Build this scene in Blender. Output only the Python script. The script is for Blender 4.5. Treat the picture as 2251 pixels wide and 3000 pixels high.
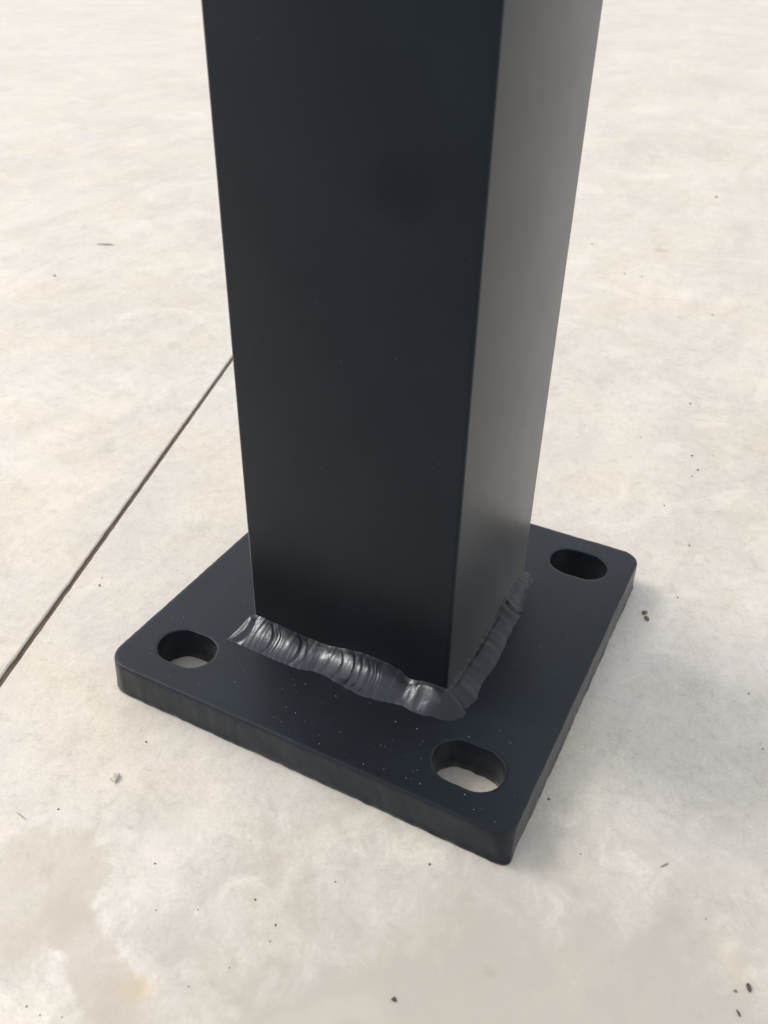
import bpy, bmesh, math, random
from mathutils import Vector, Matrix, noise

random.seed(7)
for o in list(bpy.data.objects):
    bpy.data.objects.remove(o)
scene = bpy.context.scene
C = scene.collection
MM = 0.001
T = 0.0134            # plate thickness, floor top is z = 0, plate top is z = T

# ------------------------------------------------------------------ camera
cam_d = bpy.data.cameras.new('camera')
cam = bpy.data.objects.new('camera', cam_d)
C.objects.link(cam)
RX = Vector((0.8866004817627843, 0.4622059093906089, 0.017472351365380806))
RY = Vector((0.2757749008504098, -0.4979082844760012, -0.8222138069315965))
RZ = Vector((-0.37133245185249, 0.7337935933029138, -0.5689105137247421))
cam.matrix_world = Matrix(((RX[0], -RY[0], -RZ[0], 0.183859544),
                           (RX[1], -RY[1], -RZ[1], -0.150879456),
                           (RX[2], -RY[2], -RZ[2], 0.215190274 + T),
                           (0, 0, 0, 1)))
cam_d.sensor_fit = 'HORIZONTAL'
cam_d.sensor_width = 36.0
cam_d.lens = 36.0 * 2545.8 / 2251.0
cam_d.clip_start = 0.005
cam_d.clip_end = 300.0
cam_d.dof.use_dof = True
cam_d.dof.focus_distance = 0.300
cam_d.dof.aperture_fstop = 28.0
scene.camera = cam

# ------------------------------------------------------------------ light
SUN_DIR = Vector((-0.70, -0.04, 0.70)).normalized()      # towards the light
elev = math.asin(SUN_DIR.z)
azim = math.atan2(SUN_DIR.x, SUN_DIR.y)
w = bpy.data.worlds.new('World')
scene.world = w
w.use_nodes = True
nt = w.node_tree
sky = nt.nodes.new('ShaderNodeTexSky')
sky.sky_type = 'NISHITA'
sky.sun_disc = False
sky.sun_elevation = elev
sky.sun_rotation = azim
sky.air_density = 0.6
sky.dust_density = 6.0
sky.ozone_density = 1.0
bg = nt.nodes['Background']
bg.inputs['Strength'].default_value = 0.15
veil = nt.nodes.new('ShaderNodeMix')          # an even, thin overcast over the clear sky
veil.data_type = 'RGBA'
veil.inputs[0].default_value = 0.65
veil.inputs[7].default_value = (5.95, 5.97, 5.9, 1)
nt.links.new(sky.outputs[0], veil.inputs[6])
nt.links.new(veil.outputs[2], bg.inputs['Color'])
sd = bpy.data.lights.new('sun', 'SUN')
sd.energy = 0.9
sd.angle = math.radians(18)
sd.color = (1.0, 0.95, 0.88)
sun = bpy.data.objects.new('sun', sd)
C.objects.link(sun)
sun.rotation_euler = SUN_DIR.to_track_quat('Z', 'Y').to_euler()
sun.location = (-1, 0.4, 2)
scene.view_settings.view_transform = 'Standard'
scene.view_settings.look = 'None'
scene.view_settings.exposure = 0.35
scene.view_settings.gamma = 1.0


# ------------------------------------------------------------------ helpers
def link(name, bm, mat, parent=None):
    me = bpy.data.meshes.new(name)
    bm.normal_update()
    bm.to_mesh(me)
    bm.free()
    me.materials.append(mat)
    o = bpy.data.objects.new(name, me)
    C.objects.link(o)
    if parent:
        o.parent = parent
    return o


def tag(o, label=None, cat=None, group=None, kind=None):
    if label: o['label'] = label
    if cat: o['category'] = cat
    if group: o['group'] = group
    if kind: o['kind'] = kind
    return o


class Nodes:
    def __init__(self, name):
        self.m = bpy.data.materials.new(name)
        self.m.use_nodes = True
        self.t = self.m.node_tree
        self.b = self.t.nodes['Principled BSDF']
        self.co = self.t.nodes.new('ShaderNodeTexCoord').outputs['Object']

    def n(self, kind, **kw):
        nd = self.t.nodes.new(kind)
        for k, v in kw.items():
            setattr(nd, k, v)
        return nd

    def link(self, a, b):
        self.t.links.new(a, b)

    def mapping(self, scale=(1, 1, 1), rot=(0, 0, 0), loc=(0, 0, 0), src=None):
        m = self.n('ShaderNodeMapping')
        m.inputs['Scale'].default_value = scale
        m.inputs['Rotation'].default_value = rot
        m.inputs['Location'].default_value = loc
        self.link(src or self.co, m.inputs['Vector'])
        return m.outputs[0]

    def noise(self, scale, detail=4, rough=0.5, dist=0.0, vec=None):
        nd = self.n('ShaderNodeTexNoise')
        nd.inputs['Scale'].default_value = scale
        nd.inputs['Detail'].default_value = detail
        nd.inputs['Roughness'].default_value = rough
        nd.inputs['Distortion'].default_value = dist
        self.link(vec or self.co, nd.inputs['Vector'])
        return nd.outputs['Fac']

    def ramp(self, fac, stops, interp='LINEAR'):
        nd = self.n('ShaderNodeValToRGB')
        cr = nd.color_ramp
        cr.interpolation = interp
        while len(cr.elements) < len(stops):
            cr.elements.new(0.5)
        for e, (p, c) in zip(cr.elements, stops):
            e.position = p
            e.color = c if len(c) == 4 else (*c, 1)
        self.link(fac, nd.inputs['Fac'])
        return nd.outputs['Color']

    def mix(self, a, b, fac, mode='MIX'):
        nd = self.n('ShaderNodeMix', data_type='RGBA', blend_type=mode)
        for v, sock in ((fac, nd.inputs[0]), (a, nd.inputs[6]), (b, nd.inputs[7])):
            if isinstance(v, (int, float)):
                sock.default_value = v
            elif isinstance(v, tuple):
                sock.default_value = (*v, 1) if len(v) == 3 else v
            else:
                self.link(v, sock)
        return nd.outputs[2]

    def math(self, op, a, b=0.0, c=None):
        nd = self.n('ShaderNodeMath', operation=op)
        for i, v in enumerate((a, b) if c is None else (a, b, c)):
            if isinstance(v, (int, float)):
                nd.inputs[i].default_value = v
            else:
                self.link(v, nd.inputs[i])
        return nd.outputs[0]

    def bump(self, h, strength, distance, normal=None):
        nd = self.n('ShaderNodeBump')
        nd.inputs['Strength'].default_value = strength
        nd.inputs['Distance'].default_value = distance
        self.link(h, nd.inputs['Height'])
        if normal: self.link(normal, nd.inputs['Normal'])
        return nd.outputs[0]


def g(v):  # grey
    return (v, v, v)


# ------------------------------------------------------------------ materials
def concrete():
    k = Nodes('trowelled_concrete')
    big = k.noise(5.5, 4, 0.55, 0.4)
    mid = k.noise(24, 6, 0.6, 0.7)
    streak = k.noise(10, 5, 0.6, 0.9, k.mapping(scale=(2.4, 0.75, 1), rot=(0, 0, 0.5)))
    fine = k.noise(260, 6, 0.7, 0.3)
    fleck = k.noise(85, 6, 0.68, 1.0, k.mapping(loc=(1.3, 0.2, 0)))
    smear = k.noise(34, 5, 0.62, 1.8, k.mapping(scale=(1.5, 0.7, 1), rot=(0, 0, -0.6)))
    tint = k.noise(15, 3, 0.5, 0.5, k.mapping(loc=(3.1, 1.7, 0)))
    base = k.ramp(big, [(0.30, (0.600, 0.570, 0.515)), (0.48, (0.64, 0.61, 0.555)), (0.70, (0.68, 0.65, 0.595))])
    base = k.mix(base, k.ramp(mid, [(0.30, (0.92, 0.92, 0.92)), (0.47, (0.99, 0.99, 0.99)), (0.62, (1.02, 1.02, 1.02))]), 0.6, 'MULTIPLY')
    base = k.mix(base, k.ramp(streak, [(0.33, (0.93, 0.925, 0.915)), (0.50, (1, 1, 1)), (0.66, (1.06, 1.06, 1.055))]), 0.7, 'MULTIPLY')
    base = k.mix(base, k.ramp(fine, [(0.32, (0.78, 0.78, 0.77)), (0.45, (0.985, 0.985, 0.985)), (0.55, (1, 1, 1)), (0.68, (1.09, 1.09, 1.085))]), 0.65, 'MULTIPLY')
    grit = k.noise(900, 3, 0.6)
    base = k.mix(base, k.ramp(grit, [(0.3, (0.90, 0.90, 0.90)), (0.5, (1, 1, 1)), (0.7, (1.06, 1.06, 1.06))]), 0.8, 'MULTIPLY')
    base = k.mix(base, k.ramp(fleck, [(0.36, (0.90, 0.90, 0.895)), (0.46, (0.985, 0.985, 0.98)), (0.57, (1, 1, 1)), (0.62, (1.07, 1.07, 1.065))]), 0.75, 'MULTIPLY')
    base = k.mix(base, k.ramp(smear, [(0.38, (0.93, 0.93, 0.925)), (0.45, (1, 1, 1)), (0.60, (1, 1, 1)), (0.64, (1.05, 1.05, 1.045))]), 0.65, 'MULTIPLY')
    base = k.mix(base, k.ramp(tint, [(0.33, (0.985, 0.985, 1.02)), (0.5, (1, 1, 1)), (0.68, (1.03, 1.0, 0.94))]), 0.8, 'MULTIPLY')
    # pale cream laitance patches with soft torn outlines
    pat = k.noise(13, 7, 0.62, 1.4, k.mapping(loc=(0.7, 4.2, 0)))
    base = k.mix(base, (0.78, 0.74, 0.675), k.math('MULTIPLY', k.ramp(pat, [(0.57, g(0)), (0.61, g(1))]), 0.30))

    # a few stains in their own places, and foreground shade painted as grey blots
    def blot(x, y, rx, ry, rot, col, amt, ragged=0.5, soft=(0.55, 1.0)):
        nonlocal base
        mp = k.n('ShaderNodeMapping', vector_type='TEXTURE')
        mp.inputs['Location'].default_value = (x * MM, y * MM, 0)
        mp.inputs['Rotation'].default_value = (0, 0, rot)
        mp.inputs['Scale'].default_value = (rx * MM, ry * MM, 1)
        k.link(k.co, mp.inputs['Vector'])
        ln = k.n('ShaderNodeVectorMath', operation='LENGTH')
        k.link(mp.outputs[0], ln.inputs[0])
        d = k.math('ADD', ln.outputs['Value'], k.math('MULTIPLY', k.math('SUBTRACT', k.math('ADD', k.math('MULTIPLY', mid, 0.65), k.math('MULTIPLY', fleck, 0.35)), 0.5), ragged * 4))
        f = k.ramp(d, [(soft[0], g(1)), (soft[1], g(0))])
        base = k.mix(base, col, k.math('MULTIPLY', f, amt))
    blot(185, -50, 150, 88, 0.35, (0.450, 0.425, 0.378), 0.80, 0.55, (0.50, 1.1))      # soft foreground shade, painted into the floor colour
    blot(140, -55, 60, 26, 0.7, (0.440, 0.425, 0.385), 0.35, 0.9, (0.6, 0.9))  # smaller grey blot deepening the painted foreground shade
    blot(118, -80, 34, 12, 1.1, (0.60, 0.575, 0.52), 0.35, 0.9, (0.5, 0.9))
    blot(195, 30, 44, 14, 0.1, (0.60, 0.575, 0.53), 0.30, 0.9, (0.5, 0.9))
    blot(60, -33, 8, 26, -0.3, (0.66, 0.63, 0.57), 0.40, 0.8, (0.4, 0.9))
    blot(78.5, -77.5, 7.5, 5.0, 0.4, (0.60, 0.46, 0.27), 0.55, 0.45, (0.35, 0.95))      # rusty spot
    blot(68, -79, 26, 9, -0.35, (0.49, 0.45, 0.38), 0.50, 0.7, (0.72, 0.92))
    blot(36, -68, 20, 24, 0.2, (0.50, 0.47, 0.385), 0.50, 0.8, (0.68, 0.95))
    blot(120, -62, 26, 10, 0.9, (0.51, 0.475, 0.42), 0.25, 0.8, (0.6, 0.9))
    blot(222, 10, 22, 14, 0.9, (0.50, 0.47, 0.43), 0.30, 0.8, (0.6, 0.9))
    blot(213, 2, 5, 11, 0.6, (0.62, 0.58, 0.40), 0.35, 0.6, (0.2, 1.0))
    blot(59.9, 595.9, 8, 8, 0, (0.33, 0.34, 0.27), 0.55, 0.25, (0.2, 1.0))
    blot(157, -31, 3, 2, 0.4, (0.36, 0.33, 0.27), 0.4, 0.4, (0.1, 1.0))
    blot(155.6, 31, 1.6, 1.2, 0.4, (0.45, 0.42, 0.30), 0.4, 0.4, (0.1, 1.0))
    # pin holes
    vor = k.n('ShaderNodeTexVoronoi', feature='F1')
    vor.inputs['Scale'].default_value = 150
    vor.inputs['Randomness'].default_value = 1
    k.link(k.co, vor.inputs['Vector'])
    cellr = k.n('ShaderNodeSeparateColor')
    k.link(vor.outputs['Color'], cellr.inputs[0])
    dot = k.math('MULTIPLY', k.math('LESS_THAN', vor.outputs['Distance'], 0.055), k.math('LESS_THAN', cellr.outputs[0], 0.10))
    base = k.mix(base, (0.38, 0.35, 0.31), k.math('MULTIPLY', dot, 0.5))
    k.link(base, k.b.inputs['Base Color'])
    rg = k.math('ADD', 0.44, k.math('MULTIPLY', mid, 0.16))
    k.link(rg, k.b.inputs['Roughness'])
    k.b.inputs['Specular IOR Level'].default_value = 0.5
    h = k.math('ADD', k.math('MULTIPLY', fine, 0.40), k.math('MULTIPLY', mid, 1.0))
    k.link(k.bump(h, 0.22, 0.0008), k.b.inputs['Normal'])
    return k.m


def powder_coat(name, rough=0.33, grain=0.10, side=False, ior=1.5, tint=(0.72, 0.86, 1.0), base=(0.0095, 0.0120, 0.0160), dark_spot=None, sheen=0.0):
    k = Nodes(name)
    blotch = k.noise(45, 3, 0.5)
    col = k.mix(base, tuple(c * 1.35 for c in base), k.ramp(blotch, [(0.3, g(0)), (0.7, g(1))]))
    # embedded pale dust nibs in the coat
    vor = k.n('ShaderNodeTexVoronoi', feature='F1')
    vor.inputs['Scale'].default_value = 420
    k.link(k.co, vor.inputs['Vector'])
    sp = k.n('ShaderNodeSeparateColor')
    k.link(vor.outputs['Color'], sp.inputs[0])
    dot = k.math('MULTIPLY', k.math('LESS_THAN', vor.outputs['Distance'], 0.11), k.math('LESS_THAN', sp.outputs[0], 0.035))
    col = k.mix(col, (0.07, 0.075, 0.08), k.math('MULTIPLY', dot, 0.35 if dark_spot else 0.8))
    if dark_spot:   # soft spot on the front face, darker and less shiny
        mp = k.n('ShaderNodeMapping', vector_type='TEXTURE')
        mp.inputs['Location'].default_value = dark_spot
        mp.inputs['Scale'].default_value = (0.013, 0.02, 0.012)
        k.link(k.co, mp.inputs['Vector'])
        ln = k.n('ShaderNodeVectorMath', operation='LENGTH')
        k.link(mp.outputs[0], ln.inputs[0])
        d = k.math('ADD', ln.outputs['Value'], k.math('MULTIPLY', k.math('SUBTRACT', blotch, 0.5), 1.0))
        f = k.ramp(d, [(0.25, g(1)), (1.0, g(0))], 'EASE')
        k.link(k.math('SUBTRACT', 0.5, k.math('MULTIPLY', f, 0.10)), k.b.inputs['Specular IOR Level'])
        col = k.mix(col, tuple(c * 0.6 for c in base), k.math('MULTIPLY', f, 0.25))
    k.link(col, k.b.inputs['Base Color'])
    fine = k.noise(1900, 2, 0.5)
    wav = k.noise(210, 3, 0.5)
    smear = k.noise(60, 5, 0.6, 0.6)
    k.link(k.math('ADD', rough - 0.05, k.math('MULTIPLY', smear, 0.10)), k.b.inputs['Roughness'])
    nrm = k.bump(fine, grain, 0.0002)
    nrm = k.bump(wav, 0.007, 0.0006, nrm)
    if side:   # vertical cutting marks under the paint
        cut = k.noise(900, 3, 0.6, 0, k.mapping(scale=(1, 1, 0.04)))
        nrm = k.bump(cut, 0.10, 0.0005, nrm)
    nrm = k.bump(dot, 0.2 if dark_spot else 0.5, 0.0002, nrm)
    k.link(nrm, k.b.inputs['Normal'])
    k.b.inputs['IOR'].default_value = ior
    k.b.inputs['Sheen Weight'].default_value = sheen      # matt dusty bloom of the powder coat
    k.b.inputs['Sheen Roughness'].default_value = 0.28
    k.b.inputs['Sheen Tint'].default_value = (1.0, 0.98, 0.95, 1)
    k.b.inputs['Specular Tint'].default_value = (*tint, 1)
    return k.m


def plain(name, col, rough=0.8, var=0.3, scale=900):
    k = Nodes(name)
    f = k.noise(scale, 3, 0.6)
    c = k.mix(tuple(v * (1 - var) for v in col), tuple(min(1, v * (1 + var)) for v in col), f)
    k.link(c, k.b.inputs['Base Color'])
    k.b.inputs['Roughness'].default_value = rough
    k.link(k.bump(f, 0.3, 0.0003), k.b.inputs['Normal'])
    return k.m


M_CONC = concrete()
M_TUBE = powder_coat('satin_black_paint', 0.34, 0.16, ior=1.75, tint=(0.17, 0.22, 0.285), base=(0.0062, 0.0078, 0.0102), dark_spot=(0.0905, 0.0386, 0.1735), sheen=0.42)
M_PLATE = powder_coat('satin_black_plate_paint', 0.36, 0.02, side=True, ior=1.80, tint=(0.19, 0.23, 0.27), sheen=0.11)
M_WELD = powder_coat('satin_black_weld_paint', 0.29, 0.22, ior=1.68, tint=(0.84, 0.89, 1.0))
# one paint; its dimmer shine past the near corner is put into the tint
wt = M_WELD.node_tree
wb = wt.nodes['Principled BSDF']
wc = wt.nodes.new('ShaderNodeTexCoord')
wx = wt.nodes.new('ShaderNodeSeparateXYZ')
wt.links.new(wc.outputs['Object'], wx.inputs[0])
wr = wt.nodes.new('ShaderNodeMapRange')
wr.interpolation_type = 'SMOOTHSTEP'
wr.inputs['From Min'].default_value = 0.1070
wr.inputs['From Max'].default_value = 0.1130
wt.links.new(wx.outputs[0], wr.inputs[0])
wm = wt.nodes.new('ShaderNodeMix')
wm.data_type = 'RGBA'
wm.inputs[6].default_value = (0.84, 0.89, 1.0, 1)
wm.inputs[7].default_value = (0.50, 0.51, 0.54, 1)
wt.links.new(wr.outputs[0], wm.inputs[0])
wt.links.new(wm.outputs[2], wb.inputs['Specular Tint'])
M_FILL = plain('brown_joint_dirt', (0.105, 0.080, 0.060))
M_DARK = plain('dark_grit', (0.075, 0.066, 0.052))
M_GREY = plain('grey_grit', (0.22, 0.20, 0.17))
M_BROWN = plain('brown_crumb', (0.19, 0.15, 0.105))
M_PALE = plain('pale_pebble', (0.62, 0.58, 0.50))
M_STRAW = plain('dry_straw', (0.27, 0.25, 0.20))
M_DUST_GLINT = plain('dust_and_glints', (0.48, 0.49, 0.50))

# ------------------------------------------------------------------ the floor with its saw-cut joint
A = Vector((-0.0361, -0.0165, 0))
B = Vector((-0.1232, 0.2428, 0))
vdir = (B - A).normalized()
udir = Vector((vdir.y, -vdir.x, 0))


def floor_mesh():
    bm = bmesh.new()
    hw = 0.0012
    vs = [-45, -8, -2, -0.6]
    v = -0.3
    while v < 1.6:
        vs.append(v); v += 0.004
    vs += [3, 8, 45]
    us = [-45, -6, -1, -0.15, -hw - 0.0006, -hw, -hw, hw, hw, hw + 0.0006, 0.15, 0.5, 1, 6, 45]
    zs = [0, 0, 0, 0, 0, -0.0004, -0.007, -0.007, -0.0004, 0, 0, 0, 0, 0, 0]
    grid = []
    for v in vs:
        row = []
        for i, (u, z) in enumerate(zip(us, zs)):
            j = 0.0
            if 4 <= i <= 9 and -0.3 <= v <= 1.6:
                s = -1 if i < 7 else 1
                j = 0.00030 * noise.noise(Vector((v * 200, s * 9.0, 0))) + 0.0001 * noise.noise(Vector((v * 60, s * 4.0, 3)))
            p = A + vdir * v + udir * (u + j)
            row.append(bm.verts.new((p.x, p.y, z)))
        grid.append(row)
    for a, b in zip(grid, grid[1:]):
        for i in range(len(us) - 1):
            bm.faces.new((a[i], a[i + 1], b[i + 1], b[i]))
    bmesh.ops.recalc_face_normals(bm, faces=bm.faces)
    if bm.faces[0].normal.z < 0:
        bmesh.ops.reverse_faces(bm, faces=bm.faces)
    return bm


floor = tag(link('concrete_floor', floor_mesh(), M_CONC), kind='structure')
bm = bmesh.new()
prev = None
v = -0.3
while v < 2.6:
    z = -0.0009 + 0.0006 * noise.noise(Vector((v * 120, 0, 0)))
    row = [bm.verts.new(A + vdir * v + udir * u + Vector((0, 0, z + dz))) for u, dz in ((-0.0021, 0.0002), (0, -0.0002), (0.0021, 0.0002))]
    if prev:
        for i in range(2):
            bm.faces.new((prev[i], prev[i + 1], row[i + 1], row[i]))
    prev = row
    v += 0.004
bmesh.ops.recalc_face_normals(bm, faces=bm.faces)
if bm.faces[0].normal.z < 0:
    bmesh.ops.reverse_faces(bm, faces=bm.faces)
link('joint_dirt', bm, M_FILL, floor)

# ------------------------------------------------------------------ the post
PX0, PX1, PY0, PY1 = 0.03635, 0.11219, 0.03862, 0.1145
post = bpy.data.objects.new('steel_post', None)
C.objects.link(post)
post.location = (0.075, 0.075, 0)
post.empty_display_size = 0.05
tag(post, 'black powder-coated square steel post welded to a slotted square base plate on the floor', 'post')


def to_post(o):
    o.parent = post
    o.matrix_parent_inverse = Matrix.Translation(-post.location)
    return o


def rrect(x0, y0, x1, y1, rads, n):
    """Counter-clockwise rounded rectangle; rads = (x0y0, x1y0, x1y1, x0y1)."""
    pts = []
    for (cx, cy, a0), r in zip(((x0, y0, 180), (x1, y0, 270), (x1, y1, 0), (x0, y1, 90)), rads):
        ox = cx + (r if cx == x0 else -r)
        oy = cy + (r if cy == y0 else -r)
        for i in range(n + 1):
            a = math.radians(a0 + 90 * i / n)
            pts.append((ox + r * math.cos(a), oy + r * math.sin(a)))
    return pts


def ring_faces(bm, a, b, smooth=True):
    n = len(a)
    for i in range(n):
        f = bm.faces.new((a[i], a[(i + 1) % n], b[(i + 1) % n], b[i]))
        f.smooth = smooth


def tube_mesh():
    bm = bmesh.new()
    outer = rrect(PX0, PY0, PX1, PY1, (0.0013,) * 4, 6)
    inner = rrect(PX0 + 0.003, PY0 + 0.003, PX1 - 0.003, PY1 - 0.003, (0.0006,) * 4, 6)
    zb, zt = T - 0.0012, 1.1
    ao = [bm.verts.new((x, y, zb)) for x, y in outer]
    bo = [bm.verts.new((x, y, zt)) for x, y in outer]
    ai = [bm.verts.new((x, y, zb)) for x, y in inner]
    bi = [bm.verts.new((x, y, zt)) for x, y in inner]
    ring_faces(bm, ao, bo)
    ring_faces(bm, bo, bi, False)
    ring_faces(bm, bi, ai)
    ring_faces(bm, ai, ao, False)
    # keep the long flats flat: only the corner strips are smooth
    for f in bm.faces:
        if f.calc_area() > 0.03:
            f.smooth = False
    bmesh.ops.recalc_face_normals(bm, faces=bm.faces)
    return bm


def flat_corner_normals(o):
    o.data.set_sharp_from_angle(angle=math.radians(28))


tube = to_post(link('post_tube', tube_mesh(), M_TUBE))
flat_corner_normals(tube)


def resample(pts, step):
    out = []
    n = len(pts)
    for i in range(n):
        a, b = Vector((*pts[i], 0)), Vector((*pts[(i + 1) % n], 0))
        L = (b - a).length
        m = max(1, int(L / step))
        for j in range(m):
            p = a.lerp(b, j / m)
            out.append((p.x, p.y))
    return out


def slot(cx, cy, L=0.0232, W=0.0166, n=14, rag=0.0, seed=0):
    r = W / 2
    h = (L - W) / 2
    pts = []
    for s, a0 in ((1, -90), (-1, 90)):
        for i in range(n + 1):
            a = math.radians(a0 + 180 * i / n)
            k = r + rag * noise.noise(Vector((i * 0.7 + s * 5, seed * 3.1, 0)))
            pts.append((cx + s * h + k * math.cos(a), cy + k * math.sin(a)))
    return pts


def plate_mesh():
    bm = bmesh.new()
    S = 0.15
    ch = 0.0004

    def loop(pts, z, jit=0.0, seed=0.0, jz=0.0):
        vs = []
        for x, y in pts:
            q = Vector((x * 420, y * 420, seed))
            q2 = Vector((x * 110, y * 110, seed + 9))
            dx = jit * (noise.noise(q) + 1.2 * noise.noise(q2))
            dy = jit * (noise.noise(q + Vector((7, 3, 1))) + 1.2 * noise.noise(q2 + Vector((2, 8, 1))))
            vs.append(bm.verts.new((x + dx, y + dy, z + jz * (noise.noise(q2 * 1.3) + 0.5 * noise.noise(q * 1.5)))))
        return vs

    def inset(pts, d):   # offset a CCW loop inwards by d (negative: outwards)
        n = len(pts)
        out = []
        for i in range(n):
            a, b = Vector(pts[i - 1]), Vector(pts[(i + 1) % n])
            t = (b - a)
            t = t.normalized() if t.length > 0 else Vector((1, 0))
            out.append((pts[i][0] - t.y * d, pts[i][1] + t.x * d))
        return out

    rads_top = (0.0080, 0.0068, 0.0075, 0.0080)
    rads_bot = (0.0078, 0.0026, 0.0070, 0.0080)
    nseg = 12

    def mixed(f):
        r = [a * (1 - f) + b * f for a, b in zip(rads_top, rads_bot)]
        out = 0.0005 * f
        # fixed vertex count: corner arcs plus 120 points per side
        base = rrect(-0.0 - out, -0.0 - out, S + out, S + out, r, nseg)
        res = []
        for c in range(4):
            arc = base[c * (nseg + 1):(c + 1) * (nseg + 1)]
            res += arc
            nx = base[((c + 1) * (nseg + 1)) % len(base)]
            for j in range(1, 120):
                k = j / 120
                res.append((arc[-1][0] * (1 - k) + nx[0] * k, arc[-1][1] * (1 - k) + nx[1] * k))
        return res

    top = mixed(0)
    rings = [loop(inset(top, ch + 0.0012), T), loop(inset(top, ch), T, 0.00008, 5),
             loop(inset(top, ch * 0.35), T - ch * 0.28, 0.00016, 5), loop(top, T - ch, 0.00016, 5)]
    for f in (0.15, 0.35, 0.55, 0.75, 0.9):
        rings.append(loop(mixed(f), T * (1 - f), 0.00012 + 0.00012 * f, 5 + f * 2))
    rings.append(loop(mixed(1.0), 0.0004, 0.00026, 7.5, 0.00022))
    rings.append(loop(inset(mixed(1.0), 0.0012), 0.0002))
    for a, b in zip(rings, rings[1:]):
        ring_faces(bm, b, a)
    holes_top, holes_bot = [], []
    for i, (cx, cy) in enumerate(((0.02165, 0.0180), (0.12935, 0.0181), (0.1291, 0.1320), (0.0212, 0.1320))):
        base = slot(cx, cy, 0.0218 if i == 0 else 0.0232, 0.0161 if i == 0 else 0.0166, rag=0.00018 if i != 1 else 0.00008, seed=i + 1)
        b2 = resample(base, 0.0006)
        def rg(d, z, jit, sd):
            return loop(inset(b2, -d), z, jit, sd)
        hr = [rg(0.0013, T, 0, 0), rg(0.00022, T, 0.00010, 20 + i), rg(0.00007, T - 0.00008, 0.00012, 20 + i),
              rg(0.0, T - 0.0003, 0.00012, 20 + i), rg(0.0, T * 0.6, 0.00016, 22 + i), rg(0.0001, T * 0.25, 0.00020, 23 + i),
              rg(0.0, 0.0005, 0.00028, 24 + i), rg(0.0010, 0.0003, 0, 0)]
        for a, b in zip(hr, hr[1:]):
            ring_faces(bm, a, b)
        holes_top.append(hr[0])
        holes_bot.append(hr[-1])
    bm.edges.index_update()
    for outer, holes in ((rings[0], holes_top), (rings[-1], holes_bot)):
        es = []
        for l in [outer] + holes:
            for a, b in zip(l, l[1:] + l[:1]):
                es.append(bm.edges.get((a, b)))
        res = bmesh.ops.triangle_fill(bm, use_beauty=True, use_dissolve=False, edges=es)
        for f in res['geom']:
            if isinstance(f, bmesh.types.BMFace):
                f.smooth = False
    bmesh.ops.recalc_face_normals(bm, faces=bm.faces)
    return bm


plate = to_post(link('base_plate', plate_mesh(), M_PLATE))


# ------------------------------------------------------------------ welds
def interp(tab, x):
    if x <= tab[0][0]: return tab[0][1:]
    for a, b in zip(tab, tab[1:]):
        if x <= b[0]:
            k = (x - a[0]) / (b[0] - a[0])
            k = k * k * (3 - 2 * k)
            return tuple(p * (1 - k) + q * k for p, q in zip(a[1:], b[1:]))
    return tab[-1][1:]


def sstep(a, b, x):
    k = max(0, min(1, (x - a) / (b - a)))
    return k * k * (3 - 2 * k)


def bell(x, c, r):
    return math.exp(-((x - c) / r) ** 2)


def weld_mesh(sections, ns, nt_, height, cap_start=True, cap_end=True):
    """sections(s in 0..1) -> toe Vector2, top Vector2, top height (mm), bulge (mm); height(s,t,x) extra normal offset (mm)."""
    bm = bmesh.new()
    grid = []
    for i in range(ns + 1):
        s = i / ns
        toe, top, hz, bulge = sections(s)
        toe3 = Vector((toe.x, toe.y, T * 1000 - 0.15))
        top3 = Vector((top.x, top.y, T * 1000 + hz))
        out = (toe - top)
        leg = max(out.length, 0.01)
        od = out / leg
        nrm = Vector((od.x * hz, od.y * hz, leg)).normalized()
        row = []
        for j in range(nt_ + 1):
            t = j / nt_
            p = toe3.lerp(top3, t)
            e = math.sin(math.pi * t)
            fade = min(1.0, e * 2.2)
            p = p + nrm * (0.78 * bulge * (e ** 1.15) + height(s, t) * fade)
            p = p + nrm * 0.012 * fade * noise.noise(p * 0.9)
            row.append(p)
        grid.append(row)
    def cap(row, sgn, shift):
        corner = Vector((row[-1].x, row[-1].y, T * 1000 - 0.3))
        res = []
        for p in row:
            q = Vector((p.x, p.y, T * 1000 - 0.25)) + shift
            res.append(q)
        return res
    if cap_start:
        d = (grid[0][0] - grid[3][0]); d.z = 0; d.normalize()
        grid.insert(0, [p * 1 for p in cap(grid[0], 1, d * 0.7)])
    if cap_end:
        d = (grid[-1][0] - grid[-4][0]); d.z = 0; d.normalize()
        grid.append(cap(grid[-1], 1, d * 0.7))
    vg = [[bm.verts.new(p * MM) for p in r] for r in grid]
    for a, b in zip(vg, vg[1:]):
        for j in range(nt_):
            f = bm.faces.new((a[j], b[j], b[j + 1], a[j + 1]))
            f.smooth = True
    bm.normal_update()
    if sum(f.normal.z for f in bm.faces) < 0:
        bmesh.ops.reverse_faces(bm, faces=bm.faces)
    return bm


pX0, pX1, pY0, pY1 = PX0 * 1000, PX1 * 1000, PY0 * 1000, PY1 * 1000
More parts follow.
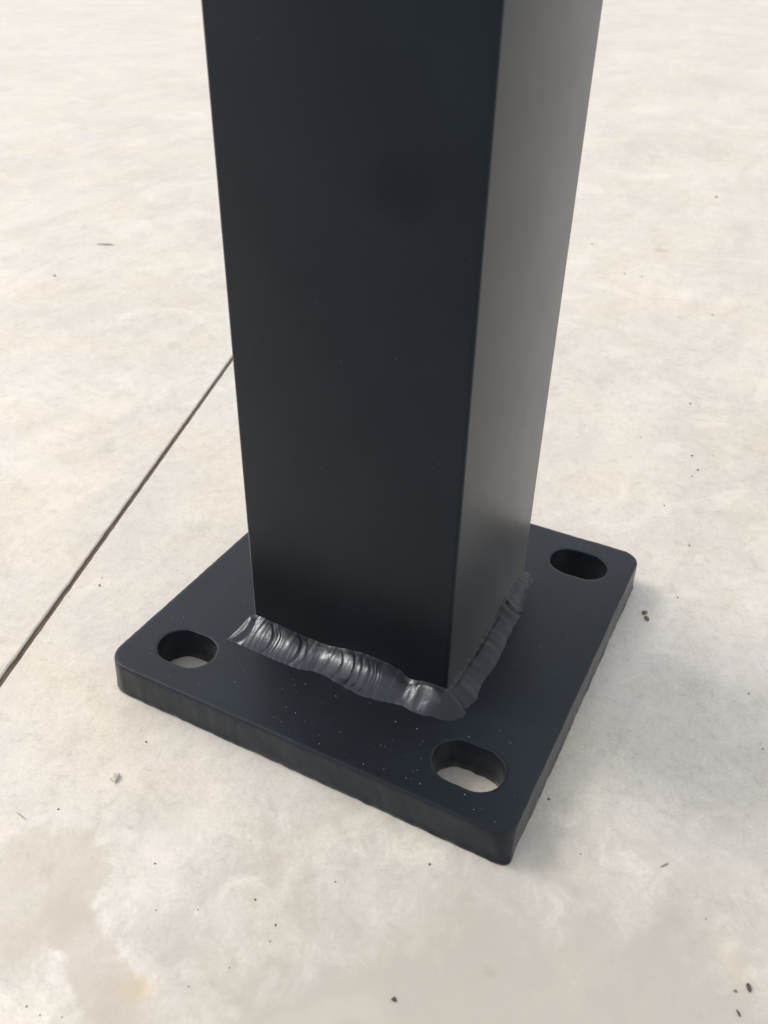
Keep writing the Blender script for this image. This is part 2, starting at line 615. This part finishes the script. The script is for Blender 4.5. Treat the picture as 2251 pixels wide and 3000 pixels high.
# x(mm) -> toe y, top z, bulge
FT = [(31.5, 28.2, 6.2, 0.5), (36.5, 28.1, 6.4, 0.9), (44, 27.9, 5.9, 1.3), (54, 27.7, 5.2, 1.3), (61, 27.8, 4.8, 1.0),
      (67, 29.4, 5.0, 1.0), (71, 29.6, 5.8, 1.5), (76, 28.8, 6.9, 2.2), (81, 28.0, 7.5, 2.7), (86, 27.4, 7.7, 2.8),
      (91, 28.0, 7.4, 2.5), (95, 28.7, 6.3, 1.9), (98.5, 29.5, 4.4, 0.8), (101, 29.8, 4.4, 0.7), (104, 29.3, 5.4, 1.3),
      (108, 29.4, 6.0, 1.7), (112, 30.6, 5.8, 1.6), (120, 32, 5.4, 1.2)]
EDGES = [36.4, 45.4, 46.7, 48.0, 56.6, 59.5, 68.0, 73.6, 78.6, 81.4, 84.2, 85.6, 87.0, 88.0, 99.2, 112.5, 122]
EAMP = [0.5, 0.60, 0.20, 0.26, 0.85, 0.25, 0.20, 0.45, 0.90, 0.45, 0.42, 0.28, 0.30, 0.22, 0.0, 0.0, 0.0]
FRONT_LEN = pX1 - 31.5
ARC = 17.0


def front_sec(s):
    L = s * (FRONT_LEN + ARC)
    if L < FRONT_LEN:
        x = 31.5 + L
        ty, hz, bl = interp(FT, x)
        ty += 0.30 * noise.noise(Vector((x * 0.55, 2, 0))) + 0.05 * noise.noise(Vector((x * 1.3, 5, 0)))
        hz += 0.22 * noise.noise(Vector((x * 0.5, 8, 0))) + 0.03 * noise.noise(Vector((x * 1.1, 8, 3)))
        lean = 4.8 * (1 - sstep(0, 14, L))
        tx = min(x + lean, pX1 - 0.3 - 0.6 * (1 - s))
        return Vector((x, ty)), Vector((tx, pY0 + 0.05)), hz, bl
    k = (L - FRONT_LEN) / ARC
    a = math.radians(-90 + 122 * k)
    r = 8.2 + 0.8 * sstep(0, 0.5, k) - 3.6 * sstep(0.55, 1, k)
    toe = Vector((pX1 - 0.2 + r * math.cos(a), pY0 + r * math.sin(a)))
    top = Vector((pX1 - 0.25 + 0.2 * k, pY0 + 0.05 + 1.5 * k))
    return toe, top, 5.8 - 0.9 * k - 2.2 * sstep(0.6, 1, k), 1.6 - 1.1 * k - 0.5 * sstep(0.6, 1, k)


def front_h(s, t):
    x = 31.5 + s * (FRONT_LEN + ARC)
    tt = (t - 0.44) / 0.56
    xs = x - 4.0 * max(0.0, 1 - tt * tt) + 1.2 + 0.5 * noise.noise(Vector((x * 0.25, t * 2.5, 1)))
    h = 0.0
    for i in range(len(EDGES) - 1):
        if EDGES[i] <= xs < EDGES[i + 1]:
            w_ = EDGES[i + 1] - EDGES[i]
            u = (xs - EDGES[i]) / w_
            amp = EAMP[i + 1] if i + 1 < len(EAMP) else 0.1
            rise = u ** 0.9
            fall = 1 - sstep(1 - min(0.45, 1.0 / w_), 1, u)
            h += amp * rise * fall * 1.25 * (0.35 + 0.65 * bell(t, 0.40, 0.34))
            break
    # fine ripple trains
    env = bell(xs, 47, 2.6) + bell(xs, 86.6, 2.4) * 1.2 + 0.35 * bell(xs, 77, 5)
    h *= 0.66
    h += 0.022 * env * math.sin(xs * 2 * math.pi / 1.05)
    h += 0.16 * noise.noise(Vector((x * 0.20, t * 2.2, 4))) + 0.03 * noise.noise(Vector((x * 0.55, t * 6, 6)))
    # raised lip and groove at the start
    h += 0.55 * bell(xs, 31.6, 1.5) - 0.30 * bell(xs, 34.4, 1.2)
    # bowl of the crater near the corner with its rim
    d = math.hypot((x - 106.2) / 4.0, (t - 0.46) / 0.32)
    h += -0.95 * bell(d, 0, 0.9) + 0.16 * bell(d, 1.35, 0.35)
    # smooth end of the big bead, dropping to the notch
    h -= 0.5 * bell(x, 99.3, 1.3) * (0.3 + 0.7 * t)
    return h


to_post(link('weld_bead', weld_mesh(front_sec, 640, 44, front_h, True, False), M_WELD))

RT = [(36, 119.0, 4.6, 0.2), (40, 120.9, 4.7, 0.7), (44, 121.8, 4.4, 0.9), (52, 120.9, 3.7, 0.8), (62, 121.6, 3.5, 0.9), (70, 121.4, 3.3, 0.9),
      (78, 120.5, 3.3, 0.8), (84, 120.2, 3.7, 0.9), (90, 120.3, 4.8, 1.2), (93, 120.1, 4.9, 1.0), (100, 118.8, 4.6, 0.8), (106, 118.3, 4.4, 0.6), (113, 117.4, 3.9, 0.5), (117, 115.6, 2.2, 0.3)]
REDGE = [36, 43, 49.5, 55, 61, 67.5, 74, 80, 86, 91.6, 98, 104, 110, 116.5, 121]


def right_sec(s):
    y = 36.5 + s * (pY1 + 2.2 - 36.5)
    tx, hz, bl = interp(RT, y)
    tx += -0.7 + 0.28 * noise.noise(Vector((y * 0.28, 12, 0))) + 0.03 * noise.noise(Vector((y * 0.9, 15, 0)))
    hz += 0.30 * noise.noise(Vector((y * 0.35, 18, 0)))
    ty = max(y, pY0 + 0.3 + s) - 2.0 * sstep(0.8, 1, s)
    return Vector((tx, y)), Vector((pX1 + 0.02, min(ty, pY1 - 0.8))), hz, bl


def right_h(s, t):
    y = 36.5 + s * (pY1 + 2.2 - 36.5)
    ys = y + 2.4 * (1 - (2 * t - 1) ** 2) - 1.2 + 0.4 * noise.noise(Vector((y * 0.3, t * 4, 2)))
    h = 0.0
    for a, b in zip(REDGE, REDGE[1:]):
        if a <= ys < b:
            u = (ys - a) / (b - a)
            h += 0.018 * math.sin(math.pi * u)
            break
    h += 0.14 * noise.noise(Vector((y * 0.16, t * 1.5, 4)))
    h += 0.28 * bell(ys, 91.8, 1.1) - 0.18 * bell(ys, 90.0, 1.0)
    h += 0.25 * bell(y, 115.6, 1.0) - 0.25 * bell(y, 113.2, 1.2)
    h -= 0.22 * bell(t, 0.88, 0.07) * (0.6 + noise.noise(Vector((y * 0.3, 0, 9))))
    return h


to_post(link('weld_bead', weld_mesh(right_sec, 420, 36, right_h, True, True), M_WELD))


# ------------------------------------------------------------------ grit, crumbs and dust
def lump(bm, c, sx, sy, sz, rot=0.0, seed=0.0, sub=1, sink=0.25):
    r = bmesh.ops.create_icosphere(bm, subdivisions=sub, radius=1.0)
    ca, sa = math.cos(rot), math.sin(rot)
    for v in r['verts']:
        p = v.co * (1 + 0.5 * noise.noise(v.co * 1.5 + Vector((seed, seed * 0.7, 1))))
        x, y, z = p.x * sx, p.y * sy, p.z * sz
        v.co = Vector((c[0] + x * ca - y * sa, c[1] + x * sa + y * ca, c[2] + z + sz * (1 - sink)))


def piece(name, x, y, sx, sy, sz, rot, mat, label, cat, group=None, sub=2, z=0.0):
    bm = bmesh.new()
    lump(bm, (0, 0, 0), sx * MM, sy * MM, sz * MM, 0, random.random() * 50, sub)
    for f in bm.faces: f.smooth = sub > 2
    o = link(name, bm, mat)
    o.location = (x * MM, y * MM, z)
    o.rotation_euler = (0, 0, rot)
    return tag(o, label, cat, group)


def ang(a, b): return math.atan2(b[1] - a[1], b[0] - a[0])


piece('pebble', 28.7, -29.8, 1.6, 1.4, 0.85, 0.4, M_PALE, 'small pale rounded pebble on the floor in front of the plate edge', 'pebble', sub=3)
piece('seed_husk', 218.2, -3.0, 1.15, 0.55, 0.45, ang((217.8, -2.1), (218.5, -3.9)), M_DARK, 'plump dark seed husk, largest dark bit at the lower right', 'debris')
piece('twig_bit', 216.85, -10.85, 0.95, 0.28, 0.25, ang((216.4, -10.2), (217.3, -11.5)), M_DARK, 'thin dark twig bit nearest the bottom right corner', 'debris')
piece('grit_grain', 215.2, -5.5, 0.42, 0.32, 0.3, 0.3, M_BROWN, 'tiny brown grain just left of the plump seed husk', 'grit')
piece('straw_bit', 190.75, 22.35, 1.5, 0.22, 0.2, ang((189.9, 21.2), (191.6, 23.5)), M_STRAW, 'short greyish straw bit lying diagonally on bare floor right of the plate corner', 'debris')
piece('grit_grain', 138.1, -49.0, 0.62, 0.52, 0.42, 0.3, M_DARK, 'round dark grit grain, biggest along the bottom middle of the floor', 'grit')
piece('dirt_crumb', 158.5, 131.4, 1.25, 0.9, 0.6, 0.9, M_BROWN, 'brown dirt crumb beside the right edge of the plate, upper of two touching', 'debris')
piece('dirt_crumb', 160.0, 128.4, 1.35, 0.8, 0.55, -0.9, M_BROWN, 'brown dirt crumb beside the right edge of the plate, lower of two touching', 'debris')
piece('straw_bit', -342.6, 374.3, 7.2, 0.75, 0.5, ang((-349, 371.4), (-336.2, 377.2)), M_STRAW, 'straight grey straw bit lying alone on the floor far left of the post', 'debris')
piece('straw_bit', 13.2, -53.9, 2.6, 0.13, 0.12, -0.12, M_STRAW, 'hair-thin faint straw bit on the floor at the lower left', 'debris')

SPECKS = [(21.3, -46.8, 0.104), (59.4, -47.4, 0.099), (69.0, -58.5, 0.094), (79.1, -52.9, 0.094), (91.4, -43.0, 0.095), (100.5, -46.5, 0.093), (96.3, -62.0, 0.089), (89.9, -70.9, 0.088), (57.1, -93.9, 0.085), (66.8, -91.7, 0.085), (61.6, -93.9, 0.085), (153.3, 28.4, 0.108), (167.9, 14.3, 0.102), (204.7, 11.1, 0.095), (129.9, -9.9, 0.1), (101.7, -51.1, 0.092), (108.4, -27.7, 0.098), (202.1, 105.8, 0.124), (210.2, 81.7, 0.115), (168.1, 147.6, 0.141), (122.2, 272.4, 0.184), (150.3, 266.1, 0.178), (155.7, 253.3, 0.174), (154.2, 245.8, 0.172), (165.0, 186.2, 0.153), (137.5, 325.2, 0.198), (148.1, 212.8, 0.163), (124.0, 469.8, 0.243), (69.5, 792.7, 0.349), (47.8, 522.9, 0.269), (61.4, 523.2, 0.268), (4.7, 582.3, 0.293), (-42.5, 40.8, 0.138), (-45.1, 45.0, 0.14), (-324.1, 299.7, 0.251), (27.6, -13.6, 0.113)]
STRONG = {1: .8, 0: 1.0, 4: 1.0, 5: 1.1, 8: 1.0, 11: 1.15, 14: 1.1, 17: .9, 18: .8, 21: 1.0, 22: 1.1, 24: 1.0, 25: 1.0, 28: 1.1, 32: 1.3, 34: 1.1, 35: 1.1}
SPECK_LABELS = [
    'tiny dark speck on the floor at far lower left, above the thin straw hair',
    'tiny dark speck on the floor lower left, upper of two in a vertical pair',
    'tiny dark speck on the floor lower left, lower of two in a vertical pair',
    'tiny speck at lower left between the vertical pair and the strong speck',
    'dark speck below the left half of the plate, highest of three in a row',
    'strong dark speck below the left half of the plate, middle of three in a row',
    'faint speck near the bottom edge, right of the rusty floor stain',
    'faint speck near the bottom edge, just below and right of the rusty floor stain',
    'dark speck in the bottom left corner of the floor, darkest of the three there',
    'speck in the bottom left corner of the floor, rightmost of the three there',
    'speck in the bottom left corner of the floor, middle of the three there',
    'dark speck close to the right edge of the plate near its front corner',
    'tiny speck right of and below the front corner of the plate',
    'tiny dark speck on the floor above the plump seed husk at lower right',
    'dark speck just left of and below the front corner of the plate',
    'faint speck below the left half of the plate, lowest of three in a row',
    'faint grey speck on the floor halfway below the front edge of the plate',
    'dark speck near the right picture edge, level with the front slot of the plate',
    'speck at the very right picture edge, below the front slot level',
    'faint grey speck right of the plate, above and right of the brown crumbs',
    'faint speck on the floor nearest the lower right side of the post above the plate',
    'small dark speck right of the post, topmost of a cluster of three',
    'small dark speck right of the post, rightmost of a cluster of three',
    'small dark speck right of the post, lowest of a cluster of three',
    'small dark speck alone on the floor right of the far slot of the plate',
    'small speck alone on the floor above the cluster of three right of the post',
    'small faint speck on the floor between the cluster of three and the far plate corner',
    'faint speck alone at the right, below the greenish round floor stain',
    'dark speck high on the right, topmost grit on that side of the post',
    'faint speck beside the post below the greenish floor stain, left of its pair',
    'faint speck below the greenish floor stain, right of its pair',
    'faint speck close to the right side of the post, left of the greenish floor stain',
    'dark speck between the floor joint and the plate at left, larger of two',
    'faint speck between the floor joint and the plate at left, smaller of two',
    'small speck on the far left floor below the straight grey straw bit',
    'dark speck on the floor just in front of the left half of the plate edge',
]
for i, (x, y, px) in enumerate(SPECKS):
    strong = i in STRONG
    s = px * (3.3 * STRONG[i] if strong else 2.6)
    piece('grit_speck', x, y, s, s * random.uniform(0.6, 0.95), s * 0.5, random.random() * 6.28,
          M_DARK if strong else M_GREY, SPECK_LABELS[i], 'grit', 'grit specks scattered on the floor', sub=2)

# pale dust lying on the plate and the welds (too many and too small to count)
bm = bmesh.new()
n = 0
while n < 120:
    x = random.uniform(4, 146)
    y = random.uniform(4, 146) if random.random() < 0.45 else random.uniform(3, 34)
    if 27 < x < 124 and 25 < y < 119: continue
    if min(abs(x - cx) / 13.0 + 0 * cy if abs(y - cy) < 10 else 9 for cx, cy in ((21.65, 18), (129.35, 18.1), (129.1, 132), (21.2, 132))) < 1: continue
    r = random.choice((0.06, 0.07, 0.08, 0.08, 0.10, 0.13, 0.17))
    lump(bm, (x * MM, y * MM, T), r * MM, r * MM * random.uniform(0.5, 1), r * MM * 0.7, random.random() * 6, n, 1, 0.3)
    n += 1
for i in range(34):     # pale lumps standing in for bright nicks of the front edge highlight
    lump(bm, (random.uniform(6, 140) * MM, 0.45 * MM, T - 0.00012), 0.07 * MM * random.uniform(0.8, 1.8), 0.07 * MM, 0.06 * MM, 0, i, 1, 0.3)
tag(link('dust_and_glints', bm, M_DUST_GLINT), 'fine pale dust specks over the black base plate, glint lumps along its front edge', 'dust', kind='stuff')
